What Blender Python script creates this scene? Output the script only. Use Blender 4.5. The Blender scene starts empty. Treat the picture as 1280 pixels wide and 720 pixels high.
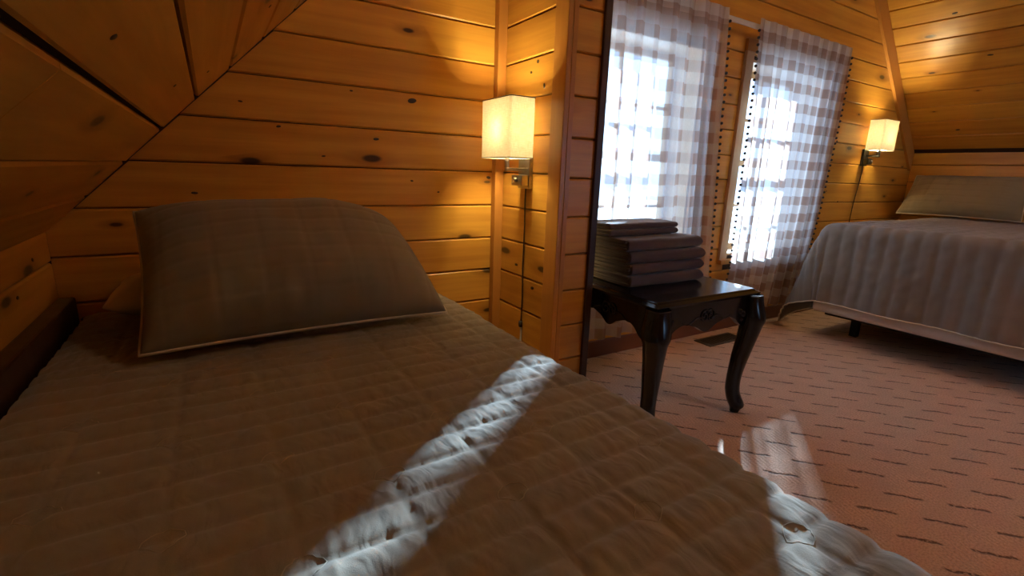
import bpy, bmesh, math, random
from mathutils import Vector, Matrix, noise

random.seed(7)
PI = math.pi
scene = bpy.context.scene
COL = scene.collection
R = math.radians

# ------------------------------------------------------------------ camera
CAM_H = 0.908
YAW, PITCH, ROLL, FPX = R(31.85), R(13.57), R(1.92), 602.12
fwd = Vector((math.sin(YAW)*math.cos(PITCH), math.cos(YAW)*math.cos(PITCH), -math.sin(PITCH)))
rt = Vector((math.cos(YAW), -math.sin(YAW), 0))
up = rt.cross(fwd)
r2 = rt*math.cos(ROLL) + up*math.sin(ROLL)
u2 = -rt*math.sin(ROLL) + up*math.cos(ROLL)
cam_data = bpy.data.cameras.new('camera')
cam = bpy.data.objects.new('camera', cam_data)
COL.objects.link(cam)
M = Matrix((r2, u2, -fwd)).transposed().to_4x4()
M.translation = Vector((0, 0, CAM_H))
cam.matrix_world = M
cam_data.sensor_fit = 'HORIZONTAL'
cam_data.sensor_width = 36.0
cam_data.lens = FPX/1280*36.0
cam_data.clip_start = 0.02
scene.camera = cam

# ------------------------------------------------------------------ world, sun, exposure
world = bpy.data.worlds.new('sky')
scene.world = world
world.use_nodes = True
bg = world.node_tree.nodes['Background']
bg.inputs[0].default_value = (0.38, 0.63, 1.0, 1)
bg.inputs[1].default_value = 2.5
SUN_EL = R(18.5)
sun_dir = Vector((0.802*math.cos(SUN_EL), 0.597*math.cos(SUN_EL), math.sin(SUN_EL)))   # towards the sun
sd = bpy.data.lights.new('sun', 'SUN')
sd.energy = 16.5
sd.color = (0.56, 0.78, 1.0)
sd.angle = R(1.0)
sun = bpy.data.objects.new('sun', sd)
COL.objects.link(sun)
sun.rotation_euler = sun_dir.to_track_quat('Z', 'Y').to_euler()
sun.location = (6, 6, 5)
scene.view_settings.view_transform = 'Standard'
scene.view_settings.look = 'None'
scene.view_settings.exposure = 0.9
scene.view_settings.gamma = 1.0
scene.view_settings.use_curve_mapping = False
LAMP_W = 215.0

# ------------------------------------------------------------------ material helpers
class NT:
    def __init__(s, name):
        s.m = bpy.data.materials.new(name)
        s.m.use_nodes = True
        s.t = s.m.node_tree
        s.t.nodes.clear()
        s.out = s.n('ShaderNodeOutputMaterial')
    def n(s, typ, **kw):
        nd = s.t.nodes.new(typ)
        for k, v in kw.items():
            setattr(nd, k, v)
        return nd
    def l(s, a, b):
        s.t.links.new(a, b)
    def put(s, sock, v):
        if isinstance(v, bpy.types.NodeSocket):
            s.t.links.new(v, sock)
        else:
            sock.default_value = v
    def math(s, op, a, b=0.0, c=None, clamp=False):
        nd = s.n('ShaderNodeMath', operation=op)
        nd.use_clamp = clamp
        s.put(nd.inputs[0], a); s.put(nd.inputs[1], b)
        if c is not None: s.put(nd.inputs[2], c)
        return nd.outputs[0]
    def mix(s, fac, a, b):
        nd = s.n('ShaderNodeMix', data_type='RGBA')
        s.put(nd.inputs[0], fac); s.put(nd.inputs[6], a); s.put(nd.inputs[7], b)
        return nd.outputs[2]
    def ramp(s, fac, lo, hi):
        nd = s.n('ShaderNodeMapRange', interpolation_type='SMOOTHSTEP')
        s.put(nd.inputs[0], fac); nd.inputs[1].default_value = lo; nd.inputs[2].default_value = hi
        return nd.outputs[0]
    def vec(s, x, y, z):
        nd = s.n('ShaderNodeCombineXYZ')
        s.put(nd.inputs[0], x); s.put(nd.inputs[1], y); s.put(nd.inputs[2], z)
        return nd.outputs[0]
    def noise(s, v, scale, detail=2.0, rough=0.5):
        nd = s.n('ShaderNodeTexNoise')
        s.l(v, nd.inputs['Vector'])
        nd.inputs['Scale'].default_value = scale
        nd.inputs['Detail'].default_value = detail
        nd.inputs['Roughness'].default_value = rough
        return nd.outputs['Fac']
    def bump(s, h, strength, dist):
        nd = s.n('ShaderNodeBump')
        nd.inputs['Strength'].default_value = strength
        nd.inputs['Distance'].default_value = dist
        s.l(h, nd.inputs['Height'])
        return nd.outputs[0]
    def principled(s, color, rough, normal=None, metal=0.0, spec=0.5, sheen=0.0):
        p = s.n('ShaderNodeBsdfPrincipled')
        s.put(p.inputs['Base Color'], color)
        s.put(p.inputs['Roughness'], rough)
        p.inputs['Metallic'].default_value = metal
        p.inputs['Specular IOR Level'].default_value = spec
        p.inputs['Sheen Weight'].default_value = sheen
        if normal is not None: s.l(normal, p.inputs['Normal'])
        s.l(p.outputs[0], s.out.inputs[0])
        return p

def c4(r, g, b): return (r, g, b, 1)

def wood(name, light, dark, rough=0.32, knots=True):
    t = NT(name)
    tc = t.n('ShaderNodeTexCoord'); oi = t.n('ShaderNodeObjectInfo')
    sep = t.n('ShaderNodeSeparateXYZ'); t.l(tc.outputs['Object'], sep.inputs[0])
    rnd = oi.outputs['Random']
    ox = t.math('MULTIPLY_ADD', rnd, 37.0, sep.outputs[0])
    oy = t.math('MULTIPLY_ADD', rnd, 11.3, sep.outputs[1])
    base = t.vec(ox, oy, sep.outputs[2])
    # knots first, they bend the grain
    kv = t.vec(t.math('MULTIPLY', ox, 2.6), t.math('MULTIPLY', oy, 7.0), 0.0)
    vor = t.n('ShaderNodeTexVoronoi', feature='F1'); vor.voronoi_dimensions = '2D'
    t.l(kv, vor.inputs['Vector']); vor.inputs['Scale'].default_value = 1.0
    csep = t.n('ShaderNodeSeparateColor'); t.l(vor.outputs['Color'], csep.inputs[0])
    has = t.math('LESS_THAN', csep.outputs[0], 0.42)
    size = t.math('MULTIPLY_ADD', csep.outputs[1], 0.085, 0.025)
    rel = t.math('DIVIDE', vor.outputs['Distance'], size)
    core = t.math('MULTIPLY', t.math('SUBTRACT', 1.0, t.ramp(rel, 0.55, 1.15)), has)
    halo = t.math('MULTIPLY', t.math('SUBTRACT', 1.0, t.ramp(rel, 0.6, 3.2)), has)
    warp = t.math('MULTIPLY', halo, 0.02)
    gv = t.vec(t.math('MULTIPLY', ox, 1.3), t.math('MULTIPLY', t.math('ADD', oy, warp), 26.0), 0.0)
    g1 = t.noise(gv, 1.0, 4.0, 0.6)
    gv2 = t.vec(t.math('MULTIPLY', ox, 2.5), t.math('MULTIPLY', oy, 140.0), 0.0)
    g2 = t.noise(gv2, 1.0, 2.0, 0.5)
    blot = t.noise(t.vec(t.math('MULTIPLY', ox, 1.7), t.math('MULTIPLY', oy, 6.0), 0.0), 1.0, 2.0, 0.5)
    tone = t.n('ShaderNodeTexWhiteNoise'); tone.noise_dimensions = '1D'
    t.l(t.math('MULTIPLY', rnd, 91.7), tone.inputs['W'])
    f = t.math('ADD', t.math('MULTIPLY', t.ramp(g1, 0.3, 0.72), 0.42), t.math('MULTIPLY', t.ramp(blot, 0.35, 0.75), 0.3))
    f = t.math('ADD', f, t.math('MULTIPLY', tone.outputs['Value'], 0.34))
    f = t.math('ADD', f, t.math('MULTIPLY', t.math('SUBTRACT', g2, 0.5), 0.16), clamp=True)
    col = t.mix(f, c4(*light), c4(*dark))
    if knots:
        col = t.mix(t.math('MULTIPLY', halo, 0.55), col, c4(dark[0]*0.6, dark[1]*0.5, dark[2]*0.4))
        col = t.mix(t.math('MULTIPLY', core, 0.9), col, c4(0.028, 0.014, 0.006))
    nb = t.bump(g1, 0.12, 0.002)
    t.principled(col, t.math('MULTIPLY_ADD', g1, 0.12, rough-0.06), nb, spec=0.4)
    return t.m

def plain(name, color, rough=0.5, metal=0.0, spec=0.5, nscale=60.0, nstr=0.1, ndist=0.001, var=0.12):
    t = NT(name)
    tc = t.n('ShaderNodeTexCoord')
    nz = t.noise(tc.outputs['Object'], nscale, 3.0)
    d = tuple(x*(1-var) for x in color)
    col = t.mix(nz, c4(*color), c4(*d))
    t.principled(col, rough, t.bump(nz, nstr, ndist), metal, spec)
    return t.m

def fabric(name, color, weave=900.0, rough=0.9, var=0.25, sheen=0.25, wr=0.0):
    t = NT(name)
    tc = t.n('ShaderNodeTexCoord')
    nz = t.noise(tc.outputs['Object'], weave, 1.0)
    big = t.noise(tc.outputs['Object'], 9.0, 3.0)
    d = tuple(x*(1-var) for x in color)
    col = t.mix(t.math('MULTIPLY_ADD', big, 0.5, t.math('MULTIPLY', nz, 0.5)), c4(*d), c4(*color))
    t.principled(col, rough, t.bump(nz, 0.25, 0.0008), 0.0, 0.2, sheen)
    return t.m

PINE = wood('honey_pine_planks', (0.76, 0.400, 0.062), (0.46, 0.185, 0.026))
PINE_TRIM = wood('honey_pine_trim', (0.58, 0.27, 0.058), (0.42, 0.17, 0.034), knots=False)
PINE_BACK = plain('dark_plank_backing', (0.05, 0.02, 0.008), 0.8)
DARKWOOD = wood('dark_stained_wood', (0.075, 0.028, 0.012), (0.035, 0.013, 0.007), 0.4, knots=False)
BASEWOOD = wood('red_brown_baseboard_wood', (0.22, 0.075, 0.030), (0.14, 0.045, 0.02), 0.4, knots=False)
PALEWOOD = wood('pale_window_wood', (0.66, 0.44, 0.24), (0.52, 0.32, 0.16), 0.45, knots=False)
BLACKLAC = plain('black_lacquer', (0.005, 0.005, 0.007), 0.18, 0.0, 0.40, 30, 0.06, 0.001)
QUILT = fabric('taupe_quilt_cotton', (0.265, 0.222, 0.195))
SHAM = fabric('taupe_sham_cotton', (0.25, 0.205, 0.135))
CREAM = fabric('cream_piping', (0.70, 0.60, 0.46))
PILLOWC = fabric('cream_pillowcase', (0.78, 0.66, 0.50))
SKIRT = fabric('white_box_spring_cover', (0.78, 0.70, 0.66))
TOWEL = fabric('plum_grey_terry', (0.105, 0.074, 0.095), 420.0, 1.0, 0.45, 0.4)
THREAD = fabric('pale_thread', (0.42, 0.35, 0.25))
NICKEL = plain('brushed_nickel', (0.42, 0.38, 0.33), 0.32, 1.0)
BRONZE = plain('dark_bronze', (0.07, 0.065, 0.055), 0.35, 1.0)
CORD = plain('dark_cord', (0.05, 0.03, 0.02), 0.6)
WHITEP = plain('white_plastic', (0.75, 0.72, 0.66), 0.45)
RODWHITE = plain('white_rod_enamel', (0.8, 0.78, 0.72), 0.35)
VENTM = plain('brown_vent_metal', (0.085, 0.055, 0.035), 0.5, 0.3)
BLACKM = plain('black_frame_steel', (0.012, 0.011, 0.010), 0.5, 0.3)
DARKPOM = fabric('dark_pompom', (0.06, 0.055, 0.06))
SNOW = plain('outdoor_snow_ground', (0.75, 0.78, 0.82), 0.8, nscale=0.6)
ROOFM = plain('outer_wall_board', (0.2, 0.1, 0.05), 0.8)

def make_pleated():
    t = NT('taupe_pleated_quilt_cotton')
    tc = t.n('ShaderNodeTexCoord')
    sep = t.n('ShaderNodeSeparateXYZ'); t.l(tc.outputs['Object'], sep.inputs[0])
    wob = t.noise(tc.outputs['Object'], 14.0, 2.0)
    pl = t.noise(t.vec(t.math('MULTIPLY_ADD', wob, 5.0, t.math('MULTIPLY', sep.outputs[0], 68.0)), t.math('MULTIPLY', sep.outputs[1], 18.0), 0.0), 1.0, 1.5, 0.5)
    nz = t.noise(tc.outputs['Object'], 900.0, 1.0)
    big = t.noise(tc.outputs['Object'], 9.0, 3.0)
    col = t.mix(t.math('MULTIPLY_ADD', big, 0.5, t.math('MULTIPLY', nz, 0.5)), c4(0.225, 0.190, 0.142), c4(0.30, 0.254, 0.190))
    h = t.math('ADD', pl, t.math('MULTIPLY', nz, 0.12))
    t.principled(col, 0.9, t.bump(h, 0.5, 0.005), 0.0, 0.2, 0.25)
    return t.m
QUILT_PLEATED = make_pleated()

def make_carpet():
    t = NT('sculpted_rust_carpet')
    tc = t.n('ShaderNodeTexCoord')
    mp = t.n('ShaderNodeMapping'); mp.inputs['Rotation'].default_value = (0, 0, R(48))
    t.l(tc.outputs['Object'], mp.inputs[0])
    sep = t.n('ShaderNodeSeparateXYZ'); t.l(mp.outputs[0], sep.inputs[0])
    wob = t.noise(tc.outputs['Object'], 22.0, 2.0)
    u = sep.outputs[0]
    v = t.math('ADD', sep.outputs[1], t.math('MULTIPLY', t.math('SUBTRACT', wob, 0.5), 0.022))
    RW = 0.100
    vr = t.math('DIVIDE', v, RW)
    row = t.math('FLOOR', vr)
    fv = t.math('FRACT', vr)
    off = t.math('MULTIPLY', t.math('FRACT', t.math('MULTIPLY', row, 0.37)), 1.0)
    fu = t.math('FRACT', t.math('ADD', t.math('DIVIDE', u, 0.165), off))
    line = t.math('SUBTRACT', 1.0, t.ramp(t.math('ABSOLUTE', t.math('SUBTRACT', fv, 0.5)), 0.022, 0.075))
    dash = t.math('MULTIPLY', t.ramp(fu, 0.02, 0.08), t.math('SUBTRACT', 1.0, t.ramp(fu, 0.62, 0.70)))
    br = t.noise(tc.outputs['Object'], 110.0, 2.0)
    groove = t.math('MULTIPLY', t.math('MULTIPLY', line, dash), t.ramp(br, 0.3, 0.5))
    # fine twill ribs inside the blocks
    rib = t.math('SINE', t.math('MULTIPLY', t.math('ADD', t.math('MULTIPLY', u, 1.0), t.math('MULTIPLY', v, 0.55)), 2*PI/0.0165))
    blk = t.noise(t.vec(t.math('MULTIPLY', u, 9.0), t.math('MULTIPLY', v, 13.0), 0.0), 1.0, 1.0)
    ribm = t.math('MULTIPLY', t.math('MULTIPLY_ADD', rib, 0.5, 0.5), t.ramp(blk, 0.40, 0.60))
    fib = t.noise(tc.outputs['Object'], 190.0, 3.0, 0.65)
    big = t.noise(tc.outputs['Object'], 2.5, 3.0)
    col = t.mix(big, c4(0.60, 0.37, 0.245), c4(0.72, 0.47, 0.325))
    col = t.mix(t.math('MULTIPLY', ribm, 0.7), col, c4(0.78, 0.50, 0.33))
    col = t.mix(t.math('MULTIPLY', t.ramp(fib, 0.42, 0.64), 0.50), col, c4(0.30, 0.15, 0.085))
    col = t.mix(t.math('MULTIPLY', groove, 0.85), col, c4(0.075, 0.028, 0.013))
    h = t.math('SUBTRACT', t.math('MULTIPLY_ADD', ribm, 0.35, t.math('MULTIPLY', fib, 0.5)), t.math('MULTIPLY', groove, 1.3))
    t.principled(col, 0.85, t.bump(h, 0.8, 0.004), 0.0, 0.25, 0.2)
    return t.m
CARPET = make_carpet()

def make_curtain(name, openness):
    t = NT(name)
    uv = t.n('ShaderNodeUVMap')
    sep = t.n('ShaderNodeSeparateXYZ'); t.l(uv.outputs[0], sep.inputs[0])
    P = 0.106
    def stripe(x):
        f = t.math('FRACT', t.math('DIVIDE', x, P))
        return t.math('MULTIPLY', t.ramp(f, 0.0, 0.03), t.math('SUBTRACT', 1.0, t.ramp(f, 0.5, 0.53)))
    su, sv = stripe(sep.outputs[0]), stripe(sep.outputs[1])
    dens = t.math('MULTIPLY', t.math('ADD', su, sv), 0.5)
    slub = t.noise(t.vec(t.math('MULTIPLY', sep.outputs[0], 500.0), t.math('MULTIPLY', sep.outputs[1], 60.0), 0.0), 1.0, 2.0)
    col = t.mix(dens, c4(0.82, 0.80, 0.78), c4(0.40, 0.275, 0.225))
    # doubled cloth in the rod pocket lets less light through (v above 1.545 m of cloth)
    pocket = t.math('GREATER_THAN', sep.outputs[1], 1.515)
    dif = t.n('ShaderNodeBsdfDiffuse'); t.l(col, dif.inputs[0])
    trl = t.n('ShaderNodeBsdfTranslucent'); t.l(col, trl.inputs[0])
    m1 = t.n('ShaderNodeMixShader'); m1.inputs[0].default_value = 0.55
    t.l(dif.outputs[0], m1.inputs[1]); t.l(trl.outputs[0], m1.inputs[2])
    tr = t.n('ShaderNodeBsdfTransparent'); tr.inputs[0].default_value = (1, 1, 1, 1)
    op = t.math('SUBTRACT', openness, t.math('MULTIPLY', dens, openness*0.65))
    op = t.math('ADD', op, t.math('MULTIPLY', t.math('SUBTRACT', slub, 0.5), 0.14))
    op = t.math('MULTIPLY', op, t.math('SUBTRACT', 1.0, t.math('MULTIPLY', pocket, 0.85)), clamp=True)
    m2 = t.n('ShaderNodeMixShader'); t.l(op, m2.inputs[0])
    t.l(m1.outputs[0], m2.inputs[1]); t.l(tr.outputs[0], m2.inputs[2])
    t.l(m2.outputs[0], t.out.inputs[0])
    return t.m
CURTAIN_THIN = make_curtain('sheer_check_curtain', 0.50)
CURTAIN_FULL = make_curtain('sheer_check_curtain_fuller_gathered', 0.20)

def make_glass():
    t = NT('window_glass')
    tr = t.n('ShaderNodeBsdfTransparent'); tr.inputs[0].default_value = (0.95, 0.97, 0.98, 1)
    gl = t.n('ShaderNodeBsdfGlossy'); gl.inputs['Roughness'].default_value = 0.02
    fr = t.n('ShaderNodeFresnel'); fr.inputs[0].default_value = 1.45
    m = t.n('ShaderNodeMixShader'); t.l(fr.outputs[0], m.inputs[0])
    t.l(tr.outputs[0], m.inputs[1]); t.l(gl.outputs[0], m.inputs[2]); t.l(m.outputs[0], t.out.inputs[0])
    return t.m
GLASS = make_glass()

def make_shade():
    t = NT('linen_lampshade')
    tc = t.n('ShaderNodeTexCoord')
    sep = t.n('ShaderNodeSeparateXYZ'); t.l(tc.outputs['Object'], sep.inputs[0])
    a = t.noise(t.vec(t.math('MULTIPLY', t.math('ADD', sep.outputs[0], sep.outputs[1]), 420.0), 0.0, t.math('MULTIPLY', sep.outputs[2], 40.0)), 1.0, 2.0)
    b = t.noise(t.vec(t.math('MULTIPLY', t.math('ADD', sep.outputs[0], sep.outputs[1]), 40.0), 0.0, t.math('MULTIPLY', sep.outputs[2], 420.0)), 1.0, 2.0)
    w = t.math('MULTIPLY', t.math('ADD', a, b), 0.5)
    col = t.mix(t.ramp(w, 0.35, 0.65), c4(0.80, 0.76, 0.64), c4(0.95, 0.93, 0.86))
    dif = t.n('ShaderNodeBsdfDiffuse'); t.l(col, dif.inputs[0])
    trl = t.n('ShaderNodeBsdfTranslucent'); t.l(col, trl.inputs[0])
    m1 = t.n('ShaderNodeMixShader'); m1.inputs[0].default_value = 0.62
    t.l(dif.outputs[0], m1.inputs[1]); t.l(trl.outputs[0], m1.inputs[2]); t.l(m1.outputs[0], t.out.inputs[0])
    return t.m
SHADE = make_shade()

def make_diffuser():
    t = NT('frosted_diffuser')
    trl = t.n('ShaderNodeBsdfTranslucent'); trl.inputs[0].default_value = (0.75, 0.73, 0.68, 1)
    tr = t.n('ShaderNodeBsdfTransparent')
    m = t.n('ShaderNodeMixShader'); m.inputs[0].default_value = 0.08
    t.l(trl.outputs[0], m.inputs[1]); t.l(tr.outputs[0], m.inputs[2]); t.l(m.outputs[0], t.out.inputs[0])
    return t.m
DIFFUSER = make_diffuser()

def make_bulb():
    t = NT('lit_bulb')
    e = t.n('ShaderNodeEmission'); e.inputs[0].default_value = (1.0, 0.70, 0.34, 1); e.inputs[1].default_value = 14.0
    t.l(e.outputs[0], t.out.inputs[0])
    return t.m
BULB = make_bulb()

# ------------------------------------------------------------------ object helpers
def link(o, parent=None):
    COL.objects.link(o)
    if parent is not None: o.parent = parent
    return o

def mesh_obj(name, verts, faces, mat, parent=None, smooth=False):
    me = bpy.data.meshes.new(name)
    me.from_pydata([tuple(v) for v in verts], [], faces)
    me.materials.append(mat)
    if smooth:
        me.polygons.foreach_set('use_smooth', [True]*len(me.polygons))
    me.update()
    return link(bpy.data.objects.new(name, me), parent)

def bm_obj(name, bm, mat, parent=None, smooth=False):
    bmesh.ops.recalc_face_normals(bm, faces=bm.faces[:])
    me = bpy.data.meshes.new(name)
    bm.to_mesh(me); bm.free()
    me.materials.append(mat)
    if smooth:
        me.polygons.foreach_set('use_smooth', [True]*len(me.polygons))
    return link(bpy.data.objects.new(name, me), parent)

def empty(name, loc=(0, 0, 0), rz=0.0):
    o = bpy.data.objects.new(name, None)
    o.empty_display_size = 0.1
    o.location = loc
    o.rotation_euler = (0, 0, rz)
    o['_'] = 0
    del o['_']
    return link(o)

def tag(o, label, cat, group=None):
    o['label'] = label; o['category'] = cat
    if group: o['group'] = group
    return o

def struct(o):
    o['kind'] = 'structure'
    return o

def box_bm(bm, lo, hi, bev=0.0):
    lo = Vector(lo); hi = Vector(hi)
    c = (lo+hi)/2; s = hi-lo
    g = bmesh.ops.create_cube(bm, size=1.0, matrix=Matrix.Translation(c) @ Matrix.Diagonal((s.x, s.y, s.z, 1)))
    if bev > 0:
        es = {e for v in g['verts'] for e in v.link_edges}
        bmesh.ops.bevel(bm, geom=list(es), offset=bev, segments=2, affect='EDGES', profile=0.6)
    return bm

def box(name, lo, hi, mat, parent=None, bev=0.0, smooth=False):
    return bm_obj(name, box_bm(bmesh.new(), lo, hi, bev), mat, parent, smooth)

def tube_data(pts, rad, seg=8, closed=False, verts=None, faces=None):
    verts = [] if verts is None else verts
    faces = [] if faces is None else faces
    pts = [Vector(p) for p in pts]
    n = len(pts); b0 = len(verts)
    rf = rad if callable(rad) else (lambda i: rad)
    prev = None
    for i, p in enumerate(pts):
        if closed: t = pts[(i+1) % n]-pts[i-1]
        else: t = pts[min(i+1, n-1)]-pts[max(i-1, 0)]
        if t.length < 1e-9: t = Vector((0, 0, 1))
        t.normalize()
        if prev is None:
            a = Vector((0, 0, 1)) if abs(t.z) < 0.9 else Vector((1, 0, 0))
            nrm = a - t*a.dot(t)
        else:
            nrm = prev - t*prev.dot(t)
        nrm.normalize(); prev = nrm
        bn = t.cross(nrm)
        for k in range(seg):
            an = 2*PI*k/seg
            verts.append(p + (nrm*math.cos(an)+bn*math.sin(an))*rf(i))
    m = n if closed else n-1
    for i in range(m):
        for k in range(seg):
            a = b0+i*seg+k; b = b0+i*seg+(k+1) % seg
            j = (i+1) % n
            faces.append((a, b, b0+j*seg+(k+1) % seg, b0+j*seg+k))
    if not closed:
        faces.append(tuple(b0+k for k in range(seg))[::-1])
        faces.append(tuple(b0+(n-1)*seg+k for k in range(seg)))
    return verts, faces

def tube(name, pts, rad, mat, parent=None, seg=8, closed=False):
    v, f = tube_data(pts, rad, seg, closed)
    return mesh_obj(name, v, f, mat, parent, True)

# ------------------------------------------------------------------ room measures
YF = 1.75          # face of the gable wall planks
XL = -0.39         # face of left knee wall
XR = 4.84          # face of right knee wall
ZL = lambda x: x + 0.19 + CAM_H       # left slope surface
ZR = lambda x: 5.06 - x + CAM_H       # right slope surface
RIDGE = 2.435
YB = -2.3          # back of the room
PW = 0.1325        # plank cover width
ROW0 = (CAM_H - 0.004) % PW
TH = 0.018
W1 = (1.38, 2.18); W2 = (2.56, 3.33)
WZ = (0.465, 1.545)
GAP = 0.0016

def plank(parent, O, dl, dw, dn, corners, mat=PINE, name='plank'):
    """board lying in the plane through O; corners (l0 at w0, l1 at w0, l1 at w1, l0 at w1, w0, w1); dn faces the room"""
    a0, a1, b1, b0, w0, w1 = corners
    O = Vector(O); dl = Vector(dl); dw = Vector(dw); dn = Vector(dn)
    bv = 0.0045
    h = w1-w0
    f = bv/h
    def lerp(p, q, k): return p+(q-p)*k
    prof = [(w0, -TH), (w0, -bv), (w0+bv, 0), (w1-bv, 0), (w1, -bv), (w1, -TH)]
    mid = ((a0+a1)/2, (w0+w1)/2)
    V = []
    for side in (0, 1):
        for (w, z) in prof:
            k = (w-w0)/h
            l = lerp(a0, b0, k) if side == 0 else lerp(a1, b1, k)
            V.append((l-mid[0], w-mid[1], z))
    F = [(i, i+1, 7+i, 6+i) for i in range(5)] + [(5, 0, 6, 11), (5, 4, 3, 2, 1, 0), (6, 7, 8, 9, 10, 11)]
    # orientation: keep right handed frame (dl, dw, dn)
    if dl.cross(dw).dot(dn) < 0:
        V = [(-x, y, z) for x, y, z in V]; dl = -dl; sgn = -1
        F = [tuple(reversed(q)) for q in F]
    else: sgn = 1
    o = mesh_obj(name, V, [tuple(reversed(q)) for q in F], mat, parent)
    m = Matrix((dl, dw, dn)).transposed().to_4x4()
    m.translation = O + dl*(sgn*mid[0]) + dw*mid[1]
    o.matrix_world = m
    return o

# ------------------------------------------------------------------ floor
floor = struct(mesh_obj('floor', [(XL-.15, YB-.1, 0), (XR+.15, YB-.1, 0), (XR+.15, YF+.02, 0), (XL-.15, YF+.02, 0),
                                   (XL-.15, YB-.1, -.12), (XR+.15, YB-.1, -.12), (XR+.15, YF+.02, -.12), (XL-.15, YF+.02, -.12)],
                         [(0, 1, 2, 3), (7, 6, 5, 4), (0, 4, 5, 1), (1, 5, 6, 2), (2, 6, 7, 3), (3, 7, 4, 0)], CARPET))

# ------------------------------------------------------------------ gable wall: backing with two window openings
def prism(bm, poly, y0, y1):
    a = [bm.verts.new((x, y0, z)) for x, z in poly]
    b = [bm.verts.new((x, y1, z)) for x, z in poly]
    n = len(poly)
    bm.faces.new(a); bm.faces.new(b[::-1])
    for i in range(n):
        bm.faces.new((a[i], a[(i+1) % n], b[(i+1) % n], b[i]))
YBK = YF+TH+0.0015; YO = YF+0.20
roofz = lambda x: min(ZL(x), ZR(x)) + 0.06
bm = bmesh.new()
def band(x0, x1, z0=None, ztop=None):
    if ztop is None:
        top = [(x1, roofz(x1))]
        if x0 < RIDGE < x1: top.append((RIDGE, roofz(RIDGE)))
        top.append((x0, roofz(x0)))
    else: top = [(x1, ztop), (x0, ztop)]
    prism(bm, [(x0, z0 or -0.1), (x1, z0 or -0.1)] + top, YBK, YO)
band(XL-.1, W1[0]); band(W1[0], W1[1], ztop=WZ[0]); band(W1[0], W1[1], z0=WZ[1])
band(W1[1], W2[0]); band(W2[0], W2[1], ztop=WZ[0]); band(W2[0], W2[1], z0=WZ[1]); band(W2[1], XR+.1)
wall_far = struct(bm_obj('wall_far', bm, PINE_BACK))

PX0, PX1, PY0 = 1.010, 1.170, 1.334     # partition: left plank face, right face, front plank face
def far_row(z0, z1):
    def lo(z): return max(XL, z-CAM_H-0.19+0.004)
    def hi(z): return min(XR, 5.06+CAM_H-z-0.004)
    segs = [(XL, PX0+0.02), (PX1-0.02, XR)]
    out = []
    zc = (z0+z1)/2
    for s0, s1 in segs:
        cuts = [(s0, s1)]
        if z1 > WZ[0]-0.004 and z0 < WZ[1]+0.004:
            nc = []
            for c0, c1 in cuts:
                p = c0
                for w0, w1 in (W1, W2):
                    if w0 < c1 and w1 > p:
                        if w0 > p: nc.append((p, w0))
                        p = w1
                if p < c1: nc.append((p, c1))
            cuts = nc
        out += cuts
    for s0, s1 in out:
        a0, b0 = max(s0, lo(z0)), max(s0, lo(z1))
        a1, b1 = min(s1, hi(z0)), min(s1, hi(z1))
        if a1-a0 < 0.03 or b1-b0 < -0.02: continue
        if s0 == XL and z0 < ZL(XL) < z1: b0 = XL       # row that meets both knee wall and slope
        if s1 == XR and z0 < ZR(XR) < z1: b1 = XR
        b1 = max(b1, b0+0.002)
        plank(wall_far, (0, YF, 0), (1, 0, 0), (0, 0, 1), (0, -1, 0), (a0, a1, b1, b0, z0+GAP, z1-GAP))
k = 0
z = ROW0-PW
while z < RIDGE+0.19+CAM_H:
    z0, z1 = max(z, 0.002), min(z+PW, RIDGE+0.19+CAM_H-0.02)
    if z1-z0 > 0.02: far_row(z0, z1)
    z += PW

# ------------------------------------------------------------------ knee walls
wall_left = struct(box('wall_left', (XL-.12, YB, -.05), (XL-TH-.001, YF+.01, ZL(XL)+0.03), PINE_BACK))
zt = ZL(XL)
edges = [0.002, 0.10, 0.23, 0.362, 0.495, 0.6275, zt+0.01]
for a, b in zip(edges[:-1], edges[1:]):
    plank(wall_left, (XL, 0, 0), (0, 1, 0), (0, 0, 1), (1, 0, 0), (YB, YF-.001, YF-.001, YB, a+GAP, b-GAP))
zt = ZR(4.79)
wall_right = struct(box('wall_right', (XR+TH+.001, YB, -.05), (XR+.14, YF+.01, zt+0.03), PINE_BACK))
zz = zt+0.02
while zz > 0.02:
    plank(wall_right, (XR, 0, 0), (0, 1, 0), (0, 0, 1), (-1, 0, 0), (YB, YF-.001, YF-.001, YB, max(zz-PW, 0)+GAP, zz-GAP))
    zz -= PW

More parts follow.
